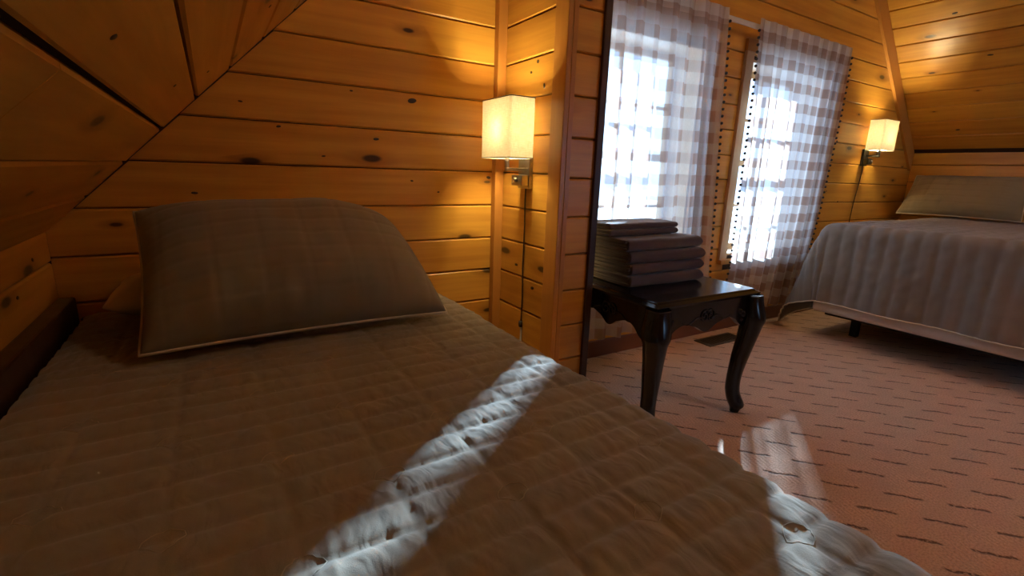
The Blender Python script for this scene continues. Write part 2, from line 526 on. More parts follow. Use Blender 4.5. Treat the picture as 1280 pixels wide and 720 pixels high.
# ------------------------------------------------------------------ sloping ceilings, boards run along the room
SQ = math.sqrt(0.5)
def slope(name, x0, side):
    if side < 0:
        base = Vector((XL, 0, ZL(XL))); dw = Vector((SQ, 0, SQ)); dn = Vector((SQ, 0, -SQ)); L = (RIDGE-XL)/SQ
    else:
        base = Vector((4.79, 0, ZR(4.79))); dw = Vector((-SQ, 0, SQ)); dn = Vector((-SQ, 0, -SQ)); L = (4.79-RIDGE)/SQ
    o0 = base - dn*(TH+.002) - dw*0.10
    o1 = base - dn*(TH+.002) + dw*(L+0.05)
    V = []
    for p in (o0, o1, o1-dn*0.1, o0-dn*0.1):
        V += [(p.x, YB-.05, p.z), (p.x, YO, p.z)]
    F = [(0, 1, 3, 2), (2, 3, 5, 4), (4, 5, 7, 6), (6, 7, 1, 0), (0, 2, 4, 6), (1, 7, 5, 3)]
    ce = struct(mesh_obj(name, V, F, PINE_BACK))
    w = 0.0 if side > 0 else (0.269-2*PW)
    i = 0
    if side < 0:
        plank(ce, base, (0, 1, 0), dw, dn, (YB, YF-.001, YF-.001, YB, 0.001, w+PW-GAP)); w += PW; i = 1
    while w < L-0.01:
        e = min(w+PW, L)
        if e-w < 0.012: break
        gl, gr = w+GAP, e-GAP
        if side < 0 and i == 3: gl = w+0.0065
        if side < 0 and i == 4: gl = w+0.0045
        ys = [YB, YF-.001]
        if side < 0 and i == 2: ys = [YB, 0.64, YF-.001]
        elif i % 3 == 2: ys = [YB, -0.9+0.37*(i % 5), YF-.001]
        for a, b in zip(ys[:-1], ys[1:]):
            plank(ce, base, (0, 1, 0), dw, dn, (a+.001, b-.001, b-.001, a+.001, gl, gr))
        w += PW; i += 1
    return ce
ceil_l = slope('ceiling_left', 0, -1)
ceil_r = slope('ceiling_right', 0, 1)
BW = (3.1, 4.3, 0.50, 1.45)  # opening in the unseen back wall, added to let in fill daylight
bm = bmesh.new()
for lo, hi in (((XL-.1, YB-.12, -.1), (BW[0], YB, 3.7)), ((BW[1], YB-.12, -.1), (XR+.1, YB, 3.7)), ((BW[0], YB-.12, -.1), (BW[1], YB, BW[2])), ((BW[0], YB-.12, BW[3]), (BW[1], YB, 3.7))):
    box_bm(bm, lo, hi)
wall_back = struct(bm_obj('wall_back', bm, PINE_TRIM))
bm = bmesh.new()
for lo, hi in (((BW[0], YB-.1, BW[2]), (BW[0]+.05, YB-.04, BW[3])), ((BW[1]-.05, YB-.1, BW[2]), (BW[1], YB-.04, BW[3])), ((BW[0]+.05, YB-.1, BW[2]), (BW[1]-.05, YB-.04, BW[2]+.05)),
               ((BW[0]+.05, YB-.1, BW[3]-.05), (BW[1]-.05, YB-.04, BW[3])), ((3.675, YB-.1, BW[2]+.05), (3.725, YB-.04, BW[3]-.05))):
    box_bm(bm, lo, hi)
window_3 = struct(bm_obj('window_3', bm, PALEWOOD))  # frame of the added fill window, out of view
for p0, p1 in ((BW[0]+.05, 3.675), (3.725, BW[1]-.05)):
    mesh_obj('pane', [(p0, YB-.07, BW[2]+.05), (p1, YB-.07, BW[2]+.05), (p1, YB-.07, BW[3]-.05), (p0, YB-.07, BW[3]-.05)], [(0, 1, 2, 3)], GLASS, window_3)

# ------------------------------------------------------------------ partition stub between alcove and windows
ptop = lambda x: ZL(x)-0.004
core = bmesh.new()
def hexa(bm, x0, x1, y0, y1, z0, zf):
    V = [bm.verts.new(p) for p in ((x0, y0, z0), (x1, y0, z0), (x1, y1, z0), (x0, y1, z0), (x0, y0, zf(x0)), (x1, y0, zf(x1)), (x1, y1, zf(x1)), (x0, y1, zf(x0)))]
    for q in ((0, 3, 2, 1), (4, 5, 6, 7), (0, 1, 5, 4), (1, 2, 6, 5), (2, 3, 7, 6), (3, 0, 4, 7)): bm.faces.new([V[i] for i in q])
hexa(core, PX0+TH+.001, PX1-TH-.001, PY0+TH+.001, YF-.001, 0.001, ptop)
part = struct(bm_obj('wall_partition', core, PINE_BACK))
z = ROW0-PW
while z < 2.25:
    z0 = max(z, .002); z1 = z+PW
    t0 = ptop(PX0)
    if z0 < t0-0.02:
        plank(part, (PX0, 0, 0), (0, 1, 0), (0, 0, 1), (-1, 0, 0), (PY0+.002, YF-.001, YF-.001, PY0+.002, z0+GAP, min(z1, t0)-GAP))
        plank(part, (PX1, 0, 0), (0, 1, 0), (0, 0, 1), (1, 0, 0), (PY0+.002, YF-.001, YF-.001, PY0+.002, z0+GAP, min(z1, t0)-GAP))
        plank(part, (0, PY0, 0), (1, 0, 0), (0, 0, 1), (0, -1, 0), (PX0+.020, PX1-.020, PX1-.020, PX0+.020, z0+GAP-.012, min(z1, t0)-GAP-.012))
    z += PW
def trim(n, lo, hi, mat, zf=None, bev=0.002):
    return struct(box('trim_%d' % n, lo, hi, mat, None, bev))
tz = ptop(PX0)-0.03
trim(1, (0.972, YF-.032, 0.002), (PX0-.0005, YF-.0005, tz-.02), PINE_TRIM)                       # inner corner post
trim(2, (PX0-.020, PY0-.019, 0.002), (PX0-.0005, PY0+.052, tz), PINE_TRIM)                        # outer corner, alcove side
trim(3, (PX0+.0005, PY0-.019, 0.002), (PX0+.020, PY0-.0005, tz), PINE_TRIM)                       # outer corner, front
trim(4, (PX1-.024, PY0-.012, 0.002), (PX1+.004, PY0-.0005, tz+.1), DARKWOOD)                      # window-side corner
# base plank of the partition front and of the gable wall
struct(box('baseboard_partition', (PX0+.021, PY0-.012, 0.002), (PX1-.025, PY0-.0005, 0.088), BASEWOOD, None, .002))
struct(box('baseboard_far', (PX1+.017, YF-.016, 0.002), (XR-.002, YF-.0005, 0.088), BASEWOOD, None, .003))
# sloping trim board on the gable wall under the right slope
bm = bmesh.new()
def sl(x, off): return ZR(x)-off
tw = 0.150
prism(bm, [(4.80, ZR(4.80)-.006), (RIDGE+.02, ZR(RIDGE+.02)-.006), (RIDGE+.02, ZR(RIDGE+.02)-tw), (4.80-.0, ZR(4.80)-tw)], YF-.019, YF-.0005)
slt = bm_obj('trim_5', bm, PINE_TRIM); struct(slt)

# ------------------------------------------------------------------ the large dark knots of the boards
KNOT = plain('dark_pine_knot', (0.035, 0.016, 0.007), 0.45, nscale=120, var=0.5)
def knot(parent, P, dl, dw, dn, rl, rw, seed):
    rnd = random.Random(seed)
    dl, dw, dn = Vector(dl), Vector(dw), Vector(dn)
    V = [(0, 0, .0009)]; n = 16
    for ring_, (k, zz) in enumerate(((0.6, .0008), (1.0, -.002))):
        for i in range(n):
            an = 2*PI*i/n
            q = k*(1+0.12*math.sin(an*2+seed)+0.07*rnd.uniform(-1, 1))
            V.append((rl*q*math.cos(an), rw*q*math.sin(an), zz))
    F = [(0, 1+i, 1+(i+1) % n) for i in range(n)] + [(1+i, 1+n+i, 1+n+(i+1) % n, 1+(i+1) % n) for i in range(n)]
    o = mesh_obj('knot', V, F, KNOT, parent, True)
    m = Matrix((dl, dw, dn)).transposed().to_4x4(); m.translation = Vector(P)
    o.matrix_world = m
A_ = ((1, 0, 0), (0, 0, 1), (0, -1, 0))
for i, (x, z, rl, rw) in enumerate(((.641, .234, .022, .012), (.508, .095, .013, .007), (-.044, -.093, .011, .006), (.958, -.026, .013, .008), (.636, -.045, .009, .004), (.741, -.085, .008, .0035),
                                    (.20, .115, .010, .005), (.33, .03, .009, .004), (.43, .245, .007, .004), (.10, .18, .009, .004), (3.62, .27, .016, .008), (3.78, -.13, .012, .006), (3.60, -.06, .010, .005), (4.15, .36, .014, .007))):
    knot(wall_far, (x, YF, CAM_H+z), A_[0], A_[1], A_[2], rl, rw, i)
for i, (y, z, rl, rw) in enumerate(((1.505, .375, .012, .008), (1.545, .345, .011, .006), (1.46, .29, .008, .014), (1.60, -.36, .014, .008), (1.48, -.43, .015, .009))):
    knot(part, (PX0, y, CAM_H+z), (0, 1, 0), (0, 0, 1), (-1, 0, 0), rl, rw, 30+i)
for i, (x, y) in enumerate(((-.070, .671), (-.043, 1.248), (.02, 1.45), (.15, 1.30))):
    knot(ceil_l, (x, y, ZL(x)), (0, 1, 0), (SQ, 0, SQ), (SQ, 0, -SQ), .011, .006, 50+i)
for i, (x, y) in enumerate(((4.25, 1.25), (4.42, .95), (4.02, 1.4), (4.66, 1.45), (4.62, 1.05), (4.15, .8))):
    knot(ceil_r, (x, y, ZR(x)), (0, 1, 0), (-SQ, 0, SQ), (-SQ, 0, -SQ), .020, .009, 70+i)
for i, (y, z) in enumerate(((1.45, .60), (1.60, .66))):
    knot(wall_left, (XL, y, z), (0, 1, 0), (0, 0, 1), (1, 0, 0), .011, .007, 90+i)

# ------------------------------------------------------------------ windows
def window(n, W):
    x0, x1 = W; z0, z1 = WZ
    bm = bmesh.new()
    t = 0.014
    for lo, hi in (((x0, YF+.002, z0), (x0+t, YO, z1)), ((x1-t, YF+.002, z0), (x1, YO, z1)),
                   ((x0+t, YF+.002, z0), (x1-t, YO, z0+t)), ((x0+t, YF+.002, z1-t), (x1-t, YO, z1))):
        box_bm(bm, lo, hi)
    w = struct(bm_obj('window_%d' % n, bm, PALEWOOD))
    c = 0.062
    cas = []
    for nm, lo, hi in (('casing', (x0-c, YF-.018, z0-.02), (x0+.004, YF-.0005, z1+.03)), ('casing', (x1-.004, YF-.018, z0-.02), (x1+c, YF-.0005, z1+.03)),
                       ('casing', (x0-c, YF-.018, z1+.031), (x1+c, YF-.0005, z1+.09))):
        if n == 1 and hi[0] < 1.5 and lo[0] < PX1: lo = (max(lo[0], PX1+.002), lo[1], lo[2])
        box(nm, lo, hi, PINE_TRIM if not (n == 2 and hi[0] < 2.7) else PALEWOOD, w, .002)
    box('sill', (max(x0-c, PX1+.004), YF-.030, z0-.048), (x1+c, YF-.0005, z0-.021), PINE_TRIM, w, .003)
    # two sashes with glazing bars
    zm = (z0+z1)/2
    for za, zb, yy in ((z0+t, zm+.015, YF+.125), (zm-.015, z1-t, YF+.155)):
        s = bmesh.new(); a = 0.034
        X0, X1 = x0+t, x1-t
        for lo, hi in (((X0, yy, za), (X0+a, yy+.028, zb)), ((X1-a, yy, za), (X1, yy+.028, zb)),
                       ((X0+a, yy, za), (X1-a, yy+.028, za+a)), ((X0+a, yy, zb-a), (X1-a, yy+.028, zb))):
            box_bm(s, lo, hi)
        sa = bm_obj('sash', s, PALEWOOD, w)
        xm = (X0+X1)/2; zc = (za+zb)/2
        box('glazing_bar', (xm-.008, yy+.006, za+a), (xm+.008, yy+.022, zb-a), PALEWOOD, sa)
        box('glazing_bar', (X0+a, yy+.007, zc-.008), (xm-.008, yy+.021, zc+.008), PALEWOOD, sa)
        box('glazing_bar', (xm+.008, yy+.007, zc-.008), (X1-a, yy+.021, zc+.008), PALEWOOD, sa)
        for p0, p1 in ((X0+a, xm-.008), (xm+.008, X1-a)):
            for q0, q1 in ((za+a, zc-.008), (zc+.008, zb-a)):
                mesh_obj('pane', [(p0, yy+.014, q0), (p1, yy+.014, q0), (p1, yy+.014, q1), (p0, yy+.014, q1)], [(0, 1, 2, 3)], GLASS, sa)
    return w
window(1, W1); window(2, W2)

# ------------------------------------------------------------------ curtain rod and curtains
ROD_Z = 1.683; ROD_Y = 1.700
rod = tag(empty('curtain_rod', (2.47, ROD_Y, ROD_Z)), 'white curtain rod spanning both windows', 'curtain rod')
bm = bmesh.new(); box_bm(bm, (-1.24, -.003, -.013), (1.00, .003, .013), .002); bm_obj('rod', bm, RODWHITE, rod)
for x in (-1.235, 0.995):
    bm = bmesh.new(); box_bm(bm, (x-.004, .004, -.014), (x+.004, .0495, .014), .001); bm_obj('bracket', bm, RODWHITE, rod)

def curtain(label, xl, xr, nf, seed, pom_l, pom_r, amp=0.017, mat=None):
    """xl(z), xr(z): edges as functions of height"""
    ztop, zbot = 1.715, 0.125
    NS, NZ = 170, 90
    root_x = xl(ztop)
    wid = (xr(ztop)-xl(ztop))
    rnd = random.Random(seed)
    ph = [rnd.uniform(0, 6.28) for _ in range(6)]
    V, F, UV = [], [], []
    cloth_w = wid*1.0
    def pos(s, z):
        k = (ztop-z)/(ztop-zbot)
        a = amp*(0.5+0.7*min(1, k*4))
        ss = s + 0.018*math.sin(3*2*PI*s+ph[0]+k*0.8)*min(1, k*3)
        y = 0.75*math.sin(2*PI*nf*ss+ph[1]) + 0.35*math.sin(2*PI*nf*0.53*ss+ph[2]+1.3*k) + 0.2*math.sin(2*PI*nf*1.9*ss+ph[3]-k)
        gather = 0.3*math.exp(-k*22)
        y *= a*(1-gather)
        x = xl(z)+(xr(z)-xl(z))*s
        yy = ROD_Y-0.026+y
        if k < 0.035: yy = min(yy, ROD_Y-0.007) if True else yy
        return (x, min(yy, YF-0.036), z + 0.004*math.sin(2*PI*nf*s+ph[4])*k)
    for j in range(NZ+1):
        z = ztop+(zbot-ztop)*j/NZ
        for i in range(NS+1):
            s = i/NS
            V.append(pos(s, z)); UV.append((s*cloth_w+0.013, z-0.125))
    for j in range(NZ):
        for i in range(NS):
            a = j*(NS+1)+i
            F.append((a, a+1, a+NS+2, a+NS+1))
    root = tag(empty('curtain', (root_x+wid/2, ROD_Y-.02, zbot)), label, 'curtain')
    cl = mesh_obj('cloth', V, F, mat, root, True)
    cl.matrix_parent_inverse = Matrix.Translation(root.location).inverted()
    ul = cl.data.uv_layers.new(name='UVMap')
    lv = [0]*len(cl.data.loops); cl.data.loops.foreach_get('vertex_index', lv)
    fl = []
    for vi in lv: fl += UV[vi]
    ul.data.foreach_set('uv', fl)
    # pom-pom trim down the edges
    for s, on in ((0.0, pom_l), (1.0, pom_r)):
        if not on: continue
        bm = bmesh.new()
        n = 46
        for i in range(n):
            z = ztop-.06-(ztop-zbot-.07)*i/(n-1)
            p = pos(s, z)
            bmesh.ops.create_icosphere(bm, subdivisions=1, radius=0.0085, matrix=Matrix.Translation((p[0]+(0.007 if s > .5 else -0.007), p[1]-.002, z)))
        o = bm_obj('pompom_trim', bm, DARKPOM, root, True)
        o.matrix_parent_inverse = Matrix.Translation(root.location).inverted()
        o['kind'] = 'stuff'
    return root
def edge(*pts):
    pts = sorted(pts)
    def f(z):
        if z <= pts[0][0]: return pts[0][1]
        for (a, x), (b, y) in zip(pts[:-1], pts[1:]):
            if z <= b: return x+(y-x)*(z-a)/(b-a)
        return pts[-1][1]
    return f
curtain('sheer checked curtain hanging beside the wooden partition, behind the towels', edge((.12, 1.42), (1.71, 1.42)), edge((.12, 2.36), (.44, 2.30), (1.2, 2.24), (1.71, 2.225)), 8, 3, False, True, 0.017, CURTAIN_THIN)
curtain('sheer checked curtain with dark pompom edge, beside the bed under the slope', edge((.12, 2.50), (.42, 2.53), (1.3, 2.505), (1.71, 2.485)), edge((.12, 3.30), (.74, 3.385), (1.71, 3.44)), 9, 11, True, True, 0.015, CURTAIN_FULL)

# ------------------------------------------------------------------ pillows
def pillow(name, label, w, h, th, mat, loc, rot, piping=True, taper=0.0, sag=0.0, seed=1, group=None, grid=0.0, back=0.45):
    """local x: width, y: height (foot edge at y=0), z: thickness"""
    N, Mm = 120, 84
    rnd = random.Random(seed)
    V, F = [], []
    def edge_pt(u, v):
        # concave pinched outline
        px = u*w/2*(1 - 0.035*(1-v*v)) * (1 - (taper*(v+1)/2 if u > 0 else 0))
        py = v*h/2*(1 - 0.045*(1-u*u)) - sag*max(0, u)**3*max(0, v)
        return px, py
    def thick(u, v):
        a = max(0.0, 1-abs(u)**3.2); b = max(0.0, 1-abs(v)**2.8)
        return th/2*(a**0.48)*(b**0.5)
    for sgn in (1, -1):
        for j in range(Mm+1):
            for i in range(N+1):
                u = -1+2*i/N; v = -1+2*j/Mm
                u = math.sin(u*PI/2)*0.35+u*0.65; v = math.sin(v*PI/2)*0.35+v*0.65
                px, py = edge_pt(u, v)
                t = thick(u, v)
                wr = noise.noise(Vector((px*7+seed*3, py*7, sgn*2.0)))*0.010 + noise.noise(Vector((px*26, py*9+seed, sgn)))*0.004*(1-v)*0.8
                t2 = t + wr*min(1, t/(th*0.25))
                if grid:
                    gx = abs((px/grid) % 1-.5); gy = abs((py/(grid*.5)) % 1-.5)
                    t2 -= (0.0022*math.exp(-((0.5-gx)*grid/.005)**2) + 0.0020*math.exp(-((0.5-gy)*grid*.5/.005)**2))*min(1, t/(th*.3))
                V.append((px, py+h/2, sgn*max(t2, 0.0)*(1.0 if sgn > 0 else back)))
    K = (N+1)*(Mm+1)
    for s in (0, 1):
        for j in range(Mm):
            for i in range(N):
                a = s*K+j*(N+1)+i
                q = (a, a+1, a+N+2, a+N+1)
                F.append(q if s == 0 else q[::-1])
    root = empty(name, loc); root.rotation_euler = rot
    tag(root, label, 'pillow', group)
    o = mesh_obj('cover', V, F, mat, root, True)
    bm = bmesh.new(); bm.from_mesh(o.data); bmesh.ops.remove_doubles(bm, verts=bm.verts[:], dist=0.0006); bm.to_mesh(o.data); bm.free()
    if piping:
        pts = []
        n = 30
        for k in range(n): pts.append(edge_pt(-1+2*k/n, -1))
        for k in range(n): pts.append(edge_pt(1, -1+2*k/n))
        for k in range(n): pts.append(edge_pt(1-2*k/n, 1))
        for k in range(n): pts.append(edge_pt(-1, 1-2*k/n))
        tube('piping', [(x, y+h/2, 0) for x, y in pts], 0.0042, CREAM, root, 6, True)
    return root

# ------------------------------------------------------------------ bed in the alcove
BT = 0.487                      # height of quilt top
BX0, BX1 = -0.335, 0.672
BY0, BY1 = -0.22, 1.715
bed = tag(empty('twin_bed', (0.17, 0.75, 0)), 'low twin bed with dark side rail along the alcove knee wall', 'bed')
def child(o, root):
    o.parent = root
    o.matrix_parent_inverse = Matrix.Translation(root.location).inverted()
    return o
child(box('mattress', (BX0+.012, BY0+.02, 0.27), (BX1-.022, BY1, BT-.034), SKIRT, None, .03, True), bed)
child(box('box_spring', (BX0+.012, BY0+.02, 0.10), (BX1-.03, BY1, 0.268), SKIRT, None, .012), bed)
child(box('side_rail', (-0.386, BY0, 0.06), (-0.349, BY1+.01, 0.533), DARKWOOD, None, .006), bed)
child(box('headboard_rail', (-0.346, BY1+.003, 0.06), (BX1-.04, BY1+.03, 0.47), DARKWOOD, None, .004), bed)
for lx in (BX0+.05, BX1-.12):
    for ly in (BY0+.08, BY1-.10):
        child(box('leg', (lx, ly, 0), (lx+.05, ly+.05, 0.099), DARKWOOD, None, .003), bed)

def stitched(px, py, cx, cy, ox=0.0, oy=0.0, seed=0.0, puff=0.0058, wrk=0.0030):
    a = (px-ox)/cx; b = (py-oy)/cy
    fa, fb = a-math.floor(a), b-math.floor(b)
    pa = math.sin(PI*fa); pb = math.sin(PI*fb)
    da = min(fa, 1-fa)*cx; db = min(fb, 1-fb)*cy
    p = (1-math.exp(-(da/0.0065)**1.5))*(1-math.exp(-(db/0.0065)**1.5))*(0.72+0.28*pb*(0.5+0.5*pa))
    w = noise.noise(Vector((px*78+9*noise.noise(Vector((px*5, py*5, 2))), py*13, 3.1+seed))) + 0.6*noise.noise(Vector((px*120+5, py*40, seed)))
    lump = noise.noise(Vector((px*9, py*9, 8+seed)))
    return p*puff + w*wrk*(0.35+0.65*p) + lump*0.0015

CX, CY = 0.132, 0.060
def make_quilt():
    st = 0.0058
    rad = 0.045
    hang = 0.30
    top_w = BX1-BX0
    flat = top_w-rad
    arc = rad*PI/2
    total = flat+arc+hang
    nu = int(total/st); nv = int((BY1-BY0+0.02)/st)
    V, F = [], []
    for j in range(nv+1):
        y = BY0+(BY1-BY0)*j/nv
        for i in range(nu+1):
            s = total*i/nu
            if s <= flat:
                x, zz, n = BX0+s, BT-.006, Vector((0, 0, 1))
                if s < 0.03: zz -= (0.03-s)*0.25
            elif s <= flat+arc:
                a = (s-flat)/rad
                x, zz, n = BX1-rad+rad*math.sin(a), BT-.006-rad+rad*math.cos(a), Vector((math.sin(a), 0, math.cos(a)))
            else:
                d = s-flat-arc
                x, zz, n = BX1+0.012*math.sin(y*23+1)*d/hang, BT-.006-rad-d, Vector((1, 0, 0))
            # gentle sag towards the middle of the mattress and a dip at the foot
            sd_ = stitched(BX0+s, y, CX, CY, 0.046, 0.0)
            dz = 0.006*noise.noise(Vector((s*2.3, y*2.3, 0.5)))
            p = Vector((x, y, zz+dz)) + n*sd_
            V.append(p)
    for j in range(nv):
        for i in range(nu):
            a = j*(nu+1)+i
            F.append((a, a+1, a+nu+2, a+nu+1))
    root = tag(empty('quilt', (0.17, 0.75, BT)), 'taupe stitched quilt spread over the low alcove bed', 'quilt')
    q = mesh_obj('cover', V, F, QUILT_PLEATED, root, True)
    q.matrix_parent_inverse = Matrix.Translation(root.location).inverted()
    # embroidered rings on every other crossing
    tv, tf = [], []
    rnd = random.Random(5)
    for i in range(0, 7):
        for j in range(-3, 30):
            if (j+2*(i % 2)) % 4: continue
            cx, cy = 0.046+CX*(i-2), CY*j
            if not (BX0+.05 < cx < BX1-.05 and BY0+.03 < cy < BY1-.05): continue
            for ring in range(1):
                pts = []
                r0 = 0.021-0.008*ring
                for k in range(20):
                    an = 2*PI*k/20
                    rr = r0*(1+0.10*math.cos(4*an)+0.06*rnd.uniform(-1, 1))
                    x, y = cx+rr*math.cos(an), cy+rr*0.8*math.sin(an)
                    hz = BT-.006+stitched(x, y, CX, CY, 0.046, 0.0)+0.006*noise.noise(Vector(((x-BX0)*2.3, y*2.3, 0.5)))
                    pts.append((x, y, hz+0.0001))
                tube_data(pts, 0.0008, 4, True, tv, tf)
    e = mesh_obj('embroidery', tv, tf, THREAD, root, True)
    e.matrix_parent_inverse = Matrix.Translation(root.location).inverted()
    e['kind'] = 'stuff'
    return root
make_quilt()

pillow('pillow', 'taupe quilted pillow sham leaning on the plank wall of the low alcove bed', 0.70, 0.430, 0.26, SHAM, (0.190, 1.205, BT+.026), (R(38), 0, R(2)), True, 0.15, 0.10, 4, None, 0.10)
pillow('pillow', 'cream pillow tucked flat behind the leaning taupe sham', 0.46, 0.27, 0.125, PILLOWC, (-0.02, 1.440, BT+.074), (0, 0, R(-1)), False, 0, 0, 9, None, 0.0, 0.9)

# ------------------------------------------------------------------ bed under the right slope
B2X0, B2X1, B2Y0, B2Y1, B2T = 3.02, 4.80, 0.10, 1.46, 0.672
bed2 = tag(empty('double_bed', (3.9, 0.8, 0)), 'raised double bed with white box spring under the right sloping planks', 'bed')
child(box('mattress', (B2X0+.02, B2Y0+.02, 0.41), (B2X1, B2Y1-.02, B2T-.012), SKIRT, None, .03, True), bed2)
child(box('box_spring', (B2X0+.012, B2Y0+.02, 0.153), (B2X1, B2Y1-.02, 0.408), SKIRT, None, .02, True), bed2)
child(box('frame', (B2X0+.10, B2Y0+.06, 0.125), (B2X1-.02, B2Y1-.06, 0.1525), BLACKM, None, .002), bed2)
for lx in (B2X0+.22, B2X1-.25):
    for ly in (B2Y0+.12, B2Y1-.2):
        child(box('leg', (lx, ly, 0), (lx+.04, ly+.04, 0.1245), BLACKM, None, .002), bed2)

def make_quilt2():
    rad = 0.05
    D = 0.432; DY = 0.50     # overhang at the foot and at the side
    st = 0.011
    x_in = 0.9*(B2X1-B2X0)
    L = (B2X1-.02-B2X0); Wd = B2Y1-B2Y0
    nu = int((L+D)/st); nv = int((Wd+DY)/st)
    tz = B2T
    def drop(d):
        """distance over the edge -> (outward, down)"""
        arc = rad*PI/2
        if d <= 0: return 0.0, 0.0
        if d < arc:
            a = d/rad
            return rad*math.sin(a), rad*(1-math.cos(a))
        return rad, rad+(d-arc)
    V, F = [], []
    cx, cy = B2X0+rad, B2Y1-rad
    def place(p, q):
        # p: along x from head to foot overhang ; q: along y from near side to far side overhang
        dx = p-(L-rad); dy = q-(Wd-rad)
        gx, gy = B2X1-.02-p, B2Y0+q
        if dx <= 0 and dy <= 0:
            n = Vector((0, 0, 1)); pt = Vector((gx, gy, tz))
        elif dy <= 0:
            o, dn = drop(dx); a = min(dx/rad, PI/2)
            n = Vector((-math.sin(a), 0, math.cos(a)))
            pt = Vector((cx-o, gy, tz-dn))
            k = max(0, dx-0.08)/D
            pt += Vector((-0.016*k*math.sin(q*14+0.6)-0.010*k, 0, 0))
        elif dx <= 0:
            o, dn = drop(dy); a = min(dy/rad, PI/2)
            n = Vector((0, math.sin(a), math.cos(a)))
            pt = Vector((gx, cy+o, tz-dn))
        else:
            rho = math.hypot(dx, dy); phi = math.atan2(dy, dx)
            o, dn = drop(rho)
            f = min(1, max(0, rho-0.06)/0.3)
            ph = phi + f*R(52)*math.sin(2*phi)
            flare = 0.30*math.sin(2*phi)**2
            ext = max(0, rho-0.05)
            out = o+ext*flare
            dn = dn - ext*(1-math.cos(math.asin(min(.9, flare))))
            pt = Vector((cx-out*math.cos(ph), cy+out*math.sin(ph), tz-dn))
            a = min(rho/rad, PI/2)
            n = Vector((-math.cos(ph)*math.sin(a), math.sin(ph)*math.sin(a), math.cos(a)))
        # channel stitching running head to foot and quilting across it
        fa = (q/0.073) % 1.0; fb = (p/0.021) % 1
        h = 0.010*math.sqrt(max(0, math.sin(PI*fa))) + 0.0014*math.sin(PI*fb) + 0.0035*noise.noise(Vector((p*24, q*30, 1.7))) + 0.004*noise.noise(Vector((p*6, q*6, 4.7)))
        pt = pt+n*h
        if pt.z < 0.012: pt.z = 0.012+0.004*noise.noise(Vector((p*40, q*40, 0)))
        pt.y = min(pt.y, YF-.025)
        return pt
    for j in range(nv+1):
        for i in range(nu+1):
            V.append(place((L+D)*i/nu, (Wd+DY)*j/nv))
    for j in range(nv):
        for i in range(nu):
            a = j*(nu+1)+i
            F.append((a, a+nu+1, a+nu+2, a+1))
    root = tag(empty('quilt', (3.9, 0.8, B2T)), 'taupe channel-stitched quilt draped over the raised double bed', 'quilt')
    o = mesh_obj('cover', V, F, QUILT, root, True); child(o, root)
    pts = [place((L+D), (Wd+DY)*j/nv)+Vector((-.002, 0, 0)) for j in range(0, nv+1)]
    pts += [place((L+D)*i/nu, Wd+DY) for i in range(nu-1, nu//4, -1)]
    h = tube('hem_piping', pts, 0.0042, CREAM, root, 6)
    h.matrix_parent_inverse = Matrix.Translation(root.location).inverted()
make_quilt2()
pillow('pillow', 'taupe sham with cream piping on the double bed, nearer the windows', 0.69, 0.36, 0.15, SHAM, (4.475, 1.300, B2T+.025), (R(52), 0, R(-90)), True, 0.10, 0, 12, None, 0.10)
pillow('pillow', 'taupe sham with cream piping on the double bed, farther from the windows', 0.69, 0.36, 0.15, SHAM, (4.475, 0.600, B2T+.025), (R(52), 0, R(-90)), True, 0.08, 0, 15, None, 0.10)

# ------------------------------------------------------------------ black side table with cabriole legs
TX, TY, TT = 1.467, 1.250, 0.508
TW, TD = 0.562, 0.470
tb = tag(empty('side_table', (TX, TY, 0), R(-1)), 'glossy black side table with carved cabriole legs before the window', 'table')
def tabletop():
    prof = [(0.0, 0.0), (0.004, 0.006), (0.004, 0.009), (-0.004, 0.013), (-0.010, 0.016), (-0.012, 0.020), (-0.016, 0.022)]
    # (outset, height)
    def ring(o, z, n=6, rc=0.012):
        hx, hy = TW/2+o-0.004, TD/2+o-0.004
        pts = []
        for sx, sy, a0 in ((1, 1, 0), (-1, 1, 90), (-1, -1, 180), (1, -1, 270)):
            for k in range(n):
                an = R(a0+90*k/(n-1))
                pts.append((sx*(hx-rc)+rc*math.cos(an), sy*(hy-rc)+rc*math.sin(an), z))
        return pts
    V, F = [], []
    rings = [ring(-0.02, TT-0.0225)] + [ring(o, TT-0.022+z) for o, z in prof]
    n = len(rings[0])
    for r_ in rings: V += r_
    for i in range(len(rings)-1):
        for k in range(n):
            F.append((i*n+k, i*n+(k+1) % n, (i+1)*n+(k+1) % n, (i+1)*n+k))
    F.append(tuple(range(n))[::-1]); F.append(tuple((len(rings)-1)*n+k for k in range(n)))
    o = mesh_obj('table_top', V, F, BLACKLAC, tb)
    return o
tabletop()
AZ1 = TT-0.0228; INS = 0.026
